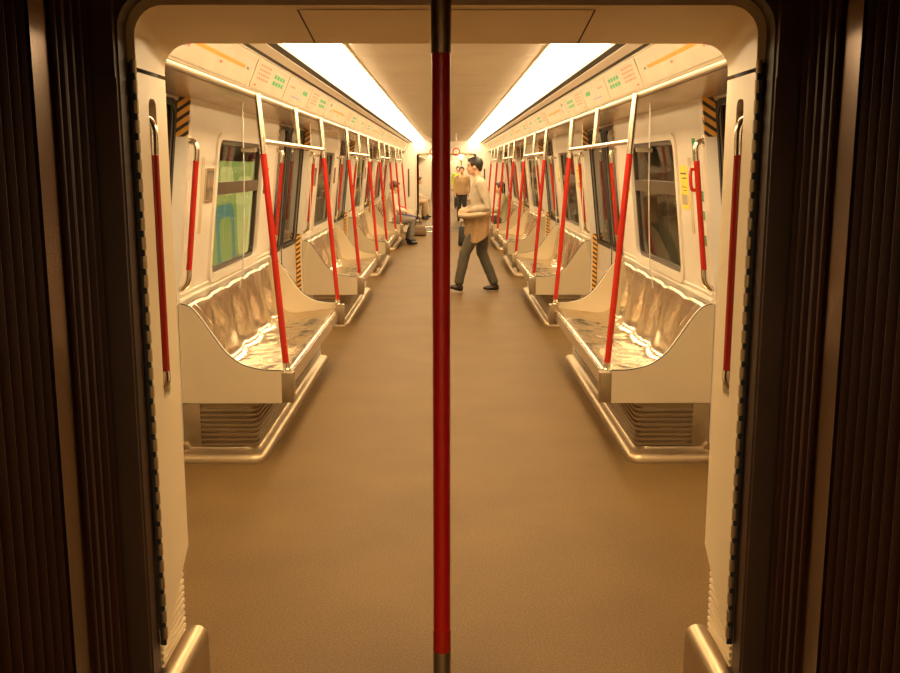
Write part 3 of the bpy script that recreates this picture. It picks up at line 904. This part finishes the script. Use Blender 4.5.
def person(name_label, loc, rz, P, cols, cat='person', detail=True, vox=.012, hair_len=0, group=None, belly=0):
    """P local: x right, y forward, z up"""
    skin = mat('skin_warm', (.62, .36, .22), .5, var=.04)
    mt = lambda n, c, r=.8: mat(n, c, r, var=.08, vscale=14, bump=.15, bscale=60)
    bm = bmesh.new()
    pel, ch, nk, hd = Vector(P['pelvis']), Vector(P['chest']), Vector(P['neck']), Vector(P['head'])
    mid = (pel + ch) / 2
    loft(bm, [pel - (ch - pel).normalized() * .08, pel, mid, ch, nk - (nk - ch) * .25, nk], [(.12, .09), (.15, .10), (.13, .09), (.155, .10), (.09, .07), (.055, .055)], n=18)
    loft(bm, [nk - (hd - nk) * .3, nk, nk + (hd - nk) * .6], [.06, .052, .050], n=12)
    f = Vector(P.get('face', (0, 1, 0))).normalized(); up = Vector((0, 0, 1)); rt = f.cross(up)
    rot = Matrix((rt, f, up)).transposed().to_quaternion()
    def H(a, b, c): return hd + rt * a + f * b + up * c
    ell(bm, H(0, -.012, .025), (.073, .090, .088), rot, 18)
    ell(bm, H(0, .020, -.035), (.058, .062, .072), rot, 16)
    ell(bm, H(0, .052, -.078), (.026, .026, .022), rot)
    loft(bm, [H(0, .078, .022), H(0, .094, -.004), H(0, .104, -.020), H(0, .084, -.030)], [.008, .010, .014, .010], n=8)
    ell(bm, H(0, .082, -.052), (.024, .010, .009), rot)
    ell(bm, H(0, .074, .034), (.052, .014, .012), rot)
    for sx in (-1, 1):
        ell(bm, H(sx * .073, -.004, -.005), (.010, .020, .031), rot)
        ell(bm, H(sx * .036, .062, -.020), (.022, .018, .02), rot)
    for sd in ('L', 'R'):
        sh, el, wr = Vector(P['sh' + sd]), Vector(P['el' + sd]), Vector(P['wr' + sd])
        loft(bm, [Vector(nk) * .35 + sh * .65, sh, (sh * .6 + el * .4), el, el * .65 + wr * .35, wr], [.05, .052, .047, .038, .038, .026], n=12)
        d = (wr - el).normalized(); hd_d = Vector(P.get('hd' + sd, d)); pn = Vector(P.get('pn' + sd, (0, 0, -1))); th = Vector(P.get('th' + sd, (0, 0, 1)))
        hand(bm, wr, hd_d, pn, th)
        hp, kn, an = Vector(P['hip' + sd]), Vector(P['kn' + sd]), Vector(P['an' + sd])
        loft(bm, [hp + (hp - kn) * .12, hp, hp * .5 + kn * .5, kn, kn * .6 + an * .4, an, an - Vector((0, 0, .03))], [.07, .085, .072, .053, .052, .034, .032], n=12)
    body = remeshed(name_label[0], bm, skin, None, vox * .75, 3)
    body.name = 'person'
    # shirt
    bm = bmesh.new()
    e = .018
    hem = Vector(P.get('hem', pel - Vector((0, 0, .10))))
    loft(bm, [hem, pel + Vector((0, 0, .02)), mid, ch, nk * .60 + ch * .40, nk * .76 + ch * .24], [(.185 + e * 0, .135 + belly), (.178, .125 + belly), (.165, .12 + belly), (.180, .122), (.135, .092), (.070, .066)], n=22)
    for sd in ('L', 'R'):
        sh, el, wr = Vector(P['sh' + sd]), Vector(P['el' + sd]), Vector(P['wr' + sd])
        end = el * .12 + wr * .88 if P.get('long', True) else sh * .35 + el * .65
        pts = [nk * .45 + sh * .55, sh, sh * .55 + el * .45, el, end] if P.get('long', True) else [nk * .45 + sh * .55, sh, sh * .6 + el * .4, end]
        rad = [.062, .072, .066, .060, .044] if P.get('long', True) else [.062, .072, .066, .064]
        loft(bm, pts, rad, n=14)
    sh_o = remeshed('shirt', bm, mt('shirt_' + cols[0][0], cols[0][1]), body, vox, 4, .012)
    if P.get('collar'):
        bm = bmesh.new()
        for sg in (-1, 1):
            loft(bm, [nk + Vector((sg * .054, -.03, .015)), nk + Vector((sg * .060, .02, -.002)), nk + Vector((sg * .036, .062, -.03)), nk + Vector((sg * .042, .082, -.07))], [(.008, .024), (.008, .024), (.007, .022), (.004, .008)], ref=(1, 0, 0), n=8)
        loft(bm, [nk + Vector((-.054, -.03, .015)), nk + Vector((0, -.060, .020)), nk + Vector((.054, -.03, .015))], [(.008, .022)] * 3, ref=(0, 1, 0), n=8)
        finish('collar', bm, mat('collar_pale', (.58, .48, .36), .8), sh_o, smooth=60)
    # trousers
    bm = bmesh.new()
    loft(bm, [pel + Vector((0, 0, .06)), pel, pel - Vector((0, 0, .07)) + (Vector(P['knL']) + Vector(P['knR']) - 2 * pel) * .04], [(.160, .112), (.168, .120), (.15, .115)], n=20)
    for sd in ('L', 'R'):
        hp, kn, an = Vector(P['hip' + sd]), Vector(P['kn' + sd]), Vector(P['an' + sd])
        loft(bm, [hp + (hp - kn) * .10, hp, hp * .5 + kn * .5, kn, kn * .5 + an * .5, an + Vector((0, 0, .0))], [.085, .100, .088, .072, .066, .060], n=16)
    remeshed('trousers', bm, mt('trousers_' + cols[1][0], cols[1][1]), body, vox, 4, .014)
    # shoes
    for sd in ('L', 'R'):
        an, to = Vector(P['an' + sd]), Vector(P['to' + sd])
        d = (to - an); dl = d.length; dh = Vector((d.x, d.y, 0)).normalized(); dn = d.normalized()
        bm = bmesh.new()
        base = an - Vector((0, 0, .055))
        ax = Vector((to.x, to.y, to.z + .0)) - base
        h = base - ax.normalized() * .06
        up2 = Vector((0, 0, 1))
        pts = [h + up2 * .0, h + ax * .12, h + ax * .45, h + ax * .8, h + ax * 1.12, h + ax * 1.25]
        loft(bm, pts, [(.028, .030), (.038, .042), (.042, .040), (.046, .034), (.040, .026), (.018, .016)], ref=up2.cross(dh), n=14)
        loft(bm, [an + Vector((0, 0, .02)), an - Vector((0, 0, .045))], [.042, .046], n=12)
        remeshed('shoe', bm, mat('shoe_' + cols[2][0], cols[2][1], .35), body, .008, 3)
    # hair
    bm = bmesh.new()
    ell(bm, H(0, -.022, .040), (.083, .094, .090), rot, 18)
    ell(bm, H(0, .035, .088), (.062, .055, .032), rot)
    for sx in (-1, 1): ell(bm, H(sx * .062, .004, .040), (.022, .045, .048), rot)
    ell(bm, H(0, -.070, -.012), (.060, .034, .060), rot)
    if hair_len:
        loft(bm, [H(0, -.05, .03), H(0, -.075, -.06), H(0, -.075, -.06 - hair_len)], [(.075, .05), (.085, .045), (.07, .03)], ref=rt, n=14)
    # keep the forehead free
    for v in bm.verts:
        q = rot.inverted() @ (v.co - hd)
        if q.y > .045 and q.z < .058: v.co -= f * (q.y - .045) * .9
    remeshed('hair', bm, mat('hair_' + cols[3][0], cols[3][1], .45, var=.3, vscale=40, bump=.4, bscale=80), body, .009, 2)
    if detail:
        for sx in (-1, 1):
            bm = bmesh.new(); ell(bm, H(sx * .030, .076, .012), (.012, .006, .006), rot); finish('eye', bm, mat('eye_dark', (.03, .02, .015), .2), body)
            bm = bmesh.new(); loft(bm, [H(sx * .014, .085, .034), H(sx * .030, .084, .039), H(sx * .048, .074, .034)], [.004, .005, .003], n=6); finish('eyebrow', bm, mat('hair_black', (.02, .014, .01), .5), body)
        bm = bmesh.new(); loft(bm, [H(-.022, .088, -.052), H(0, .095, -.052), H(.022, .088, -.052)], [.003, .005, .003], n=6); finish('mouth', bm, mat('lips', (.35, .12, .09), .5), body)
    body.location = loc; body.rotation_euler = (0, 0, rz)
    tag(body, name_label[1], cat, group)
    return body

# the walking man
MX, MY = .43, 12.15
man = dict(pelvis=(0, 0, .93), chest=(0, .015, 1.26), neck=(0, .035, 1.46), head=(0, .085, 1.60), hem=(0, -.005, .80),
           face=(.12, 1, -.10),
           shL=(-.185, .005, 1.385), shR=(.185, .03, 1.385), elL=(-.235, -.085, 1.10), elR=(.23, .02, 1.11), wrL=(-.10, .165, 1.045), wrR=(.06, .215, 1.03),
           hdL=(.45, .85, -.05), hdR=(-.8, .55, -.1), pnL=(.3, -.1, -1), pnR=(0, -.3, -1), thL=(.3, .2, .9), thR=(.2, .3, .9),
           hipL=(-.085, .02, .90), hipR=(.085, -.02, .90), knL=(-.09, .20, .52), knR=(.09, -.02, .50),
           anL=(-.09, .285, .115), anR=(.09, -.185, .10), toL=(-.09, .43, .085), toR=(.09, -.02, .036), collar=True)
def fold(p): return p
pm_ = person(('person', 'man with short black hair and pale shirt walking left, holding a jacket'), (MX, MY, 0), PI / 2, man,
       [('pale_grey', (.43, .35, .255)), ('greygreen', (.085, .070, .045)), ('brown', (.030, .014, .010)), ('black', (.018, .012, .009))], vox=.010)
# jacket over his forearms
bm = bmesh.new()
def jp(a, z, e=0):    # a: angle around the torso from front (0) to the back left (-)
    rx, ry = .225 + e, .175 + e
    return Vector((-rx * math.sin(a), ry * math.cos(a) + .01, z))
rows = []
nA, nZ = 26, 16
for j in range(nZ + 1):
    v = j / nZ; row = []
    for i in range(nA + 1):
        u = i / nA; a = -.25 + u * 2.45
        zt = 1.03 - .02 * math.sin(u * 3); zb = .685 + .045 * math.sin(u * 7 + .5) + .05 * abs(u - .45)
        w = .018 * math.sin(u * 22 + 1.5 * v) * v + .012 * math.sin(u * 9) * (1 - v)
        z = zt + (zb - zt) * v
        bulge = .035 * math.exp(-((v - .10) / .16) ** 2)
        row.append(jp(a, z, w * .8 + bulge + .02 * v))
    rows.append(row)
inn = [[p * 1 for p in r] for r in rows]
G = [[bm.verts.new(p) for p in r] for r in rows]
B = []
for j, r in enumerate(rows):
    br = []
    for i, p in enumerate(r):
        c = Vector((0, .01, p.z)); d = (c - p).normalized(); br.append(bm.verts.new(p + d * .022))
    B.append(br)
for M_ in (G, B):
    for a, b in zip(M_, M_[1:]):
        for i in range(nA): bm.faces.new((a[i], a[i + 1], b[i + 1], b[i]))
for i in range(nA):
    bm.faces.new((G[0][i], G[0][i + 1], B[0][i + 1], B[0][i])); bm.faces.new((G[-1][i], G[-1][i + 1], B[-1][i + 1], B[-1][i]))
for j in range(nZ):
    bm.faces.new((G[j][0], G[j + 1][0], B[j + 1][0], B[j][0])); bm.faces.new((G[j][-1], G[j + 1][-1], B[j + 1][-1], B[j][-1]))
jk = finish('folded_jacket', bm, mat('jacket_tan', (.30, .175, .075), .8, var=.12, vscale=12, bump=.2, bscale=50), smooth=60)
bm = bmesh.new()   # bundled roll across the arms
loft(bm, curve_pts([(-.265, -.06, 1.015), (-.262, .04, 1.005), (-.215, .15, .990), (-.09, .215, .985), (.06, .23, .98)], 5), [(.022, .040)] * 3 + [(.036, .062)] * 12 + [(.040, .066)] * 5 + [(.02, .03)], ref=(0, 0, 1), n=14)
rl = finish('sleeve_roll', bm, mat('jacket_lining', (.42, .31, .20), .8, var=.12, vscale=12), jk, smooth=60)
jk.location = (MX, MY, 0); jk.rotation_euler = (0, 0, PI / 2)
jk.scale = (.98, .98, .98); pm_.scale = (.98, .98, .98)
tag(jk, 'tan jacket draped over the forearms of the walking man', 'jacket')

def seated(lean=0.0, spread=.10, ank=.44, hands=(.10, .30, .60), head_turn=(0, 1, -.15), footx=0):
    return dict(pelvis=(0, 0, .535), chest=(0, -.02 + lean * .4, .86), neck=(0, .0 + lean, 1.03), head=(0, .035 + lean * 1.25, 1.15), hem=(0, .01, .47), face=head_turn,
        shL=(-.175, -.01 + lean * .9, .965), shR=(.175, -.01 + lean * .9, .965), elL=(-.22, .06 + lean * .6, .73), elR=(.22, .06 + lean * .6, .73),
        wrL=(-hands[0], hands[1], hands[2] + .07), wrR=(hands[0], hands[1], hands[2] + .07), hdL=(.4, 1, -.2), hdR=(-.4, 1, -.2), thL=(.8, -.3, .3), thR=(-.8, -.3, .3),
        hipL=(-.085, .03, .515), hipR=(.085, .03, .515), knL=(-spread, .44, .50), knR=(spread, .44, .50), anL=(-spread - .01, ank, .105), anR=(spread, ank + .04, .105),
        toL=(-spread - .015, ank + .155, .04), toR=(spread, ank + .195, .04))
R_L, R_R = -PI / 2, PI / 2
blk = ('black', (.018, .012, .009))
person(('person', 'person in a cream top and grey trousers seated on the farthest left bench'), (-1.12, 19.6, 0), R_L, seated(.05, .09, .36),
       [('cream', (.60, .50, .38)), ('mid_grey', (.20, .17, .13)), ('black', (.012, .010, .010)), ('brown', (.06, .03, .015))], detail=False, vox=.016)
person(('person', 'person in a red top seated on the farthest left bench, beyond the one in cream'), (-1.12, 20.35, 0), R_L, seated(.0, .09, .30),
       [('red', (.50, .03, .02)), ('navy', (.05, .05, .12)), ('black', (.012, .010, .010)), blk], detail=False, vox=.016)
person(('person', 'woman with long black hair in a grey green top seated on the farthest right bench'), (1.12, 19.4, 0), R_R, seated(.02, .07, .34),
       [('grey_green', (.33, .31, .20)), ('dark', (.04, .035, .03)), ('black', (.012, .010, .010)), blk], detail=False, vox=.016, hair_len=.12)
person(('person', 'person in tan trousers seated at the left just beyond the far doorway'), (-1.12, 28.95, 0), R_L, seated(.06, .09, .42),
       [('olive', (.30, .22, .12)), ('tan', (.36, .24, .12)), ('black', (.012, .010, .010)), blk], detail=False, vox=.016)
person(('person', 'person in a pale top leaning forward, seated at the left beyond the far doorway'), (-1.08, 30.0, 0), R_L, seated(.16, .09, .44),
       [('pale', (.62, .50, .37)), ('light_tan', (.50, .38, .22)), ('black', (.012, .010, .010)), blk], detail=False, vox=.016)
def standing(h=1.0):
    d = dict(pelvis=(0, 0, .93), chest=(0, 0, 1.26), neck=(0, .01, 1.46), head=(0, .03, 1.60),
        shL=(-.185, 0, 1.38), shR=(.185, 0, 1.38), elL=(-.23, -.02, 1.10), elR=(.23, -.02, 1.10), wrL=(-.22, .08, .87), wrR=(.22, .08, .87), thL=(.4, 1, 0), thR=(-.4, 1, 0), pnL=(1, 0, 0), pnR=(-1, 0, 0),
        hipL=(-.085, 0, .90), hipR=(.085, 0, .90), knL=(-.09, .02, .50), knR=(.09, .02, .50), anL=(-.09, 0, .095), anR=(.10, 0, .095), toL=(-.10, .145, .035), toR=(.12, .145, .035))
    return d
person(('person', 'black haired person in a tan coat standing beyond the walking man'), (.44, 28.2, 0), PI, standing(),
       [('tan', (.42, .27, .13)), ('dark', (.04, .035, .03)), ('black', (.012, .010, .010)), blk], detail=False, vox=.018).scale = (.91, .91, .91)
person(('person', 'person in a bright lime green top standing far down the next carriage'), (.43, 36.8, 0), PI, standing(),
       [('lime', (.42, .50, .05)), ('dark', (.04, .035, .03)), ('black', (.012, .010, .010)), blk], detail=False, vox=.018).scale = (.92, .92, .92)

# ------------------------------------------------------------------ bags on the floor
def bag(name, loc, w, d, h, m, label, handle=True, cat='bag'):
    t = empty(name, loc)
    bm = bmesh.new(); box(bm, -w / 2, w / 2, -d / 2, d / 2, 0.0, h, 0, min(w, d) * .18)
    for v in bm.verts:
        k = 1 - .22 * (v.co.z / h) ** 2; v.co.x *= k; v.co.y *= k
    finish('bag_body', bm, m, t, smooth=50)
    bm = bmesh.new(); box(bm, -w * .36, w * .36, -d / 2 - .025, -d / 2 + .01, h * .12, h * .5, 0, .01); finish('pocket', bm, m, t, smooth=50)
    bm = bmesh.new(); loft(bm, curve_pts([(-w * .2, 0, h - .01), (-w * .18, 0, h + .05), (0, 0, h + .08), (w * .18, 0, h + .05), (w * .2, 0, h - .01)], 5), .009, ref=(0, 1, 0), n=8); finish('handle', bm, blackm, t, smooth=50)
    return tag(t, label, cat)
bag('travel_bag', (-.64, 22.2, 0), .36, .28, .24, mat('bag_brown', (.17, .10, .05), .6, var=.15), 'brown travel bag on the floor in front of the far doorway, left side')
bag('backpack', (.33, 19.4, 0), .20, .24, .40, mat('bag_black', (.02, .018, .015), .55), 'black backpack on the floor behind the walking man', cat='backpack')

# stainless kick rails where the side walls meet the floor
for s in (-1, 1):
    bm = bmesh.new()
    for y0, y1 in [(c - 2.23 + DH, c + 2.23 - DH) for c in BC] + [(Y0, DC[0] - DH), (DC[-1] + DH, Y1)]:
        extrude_profile(bm, [(s * 1.432, 0.0), (s * 1.432, .085), (s * 1.422, .08), (s * 1.40, .065), (s * 1.385, .04), (s * 1.38, 0.0)], y0, y1)
    struct(finish('baseboard_left' if s < 0 else 'baseboard_right', bm, steel, smooth=50))

# far end of the last carriage
bm = bmesh.new(); box(bm, -1.5, 1.5, 3 * CAR, 3 * CAR + .05, 0, 2.3)
struct(finish('wall_front', bm, white, smooth=0))
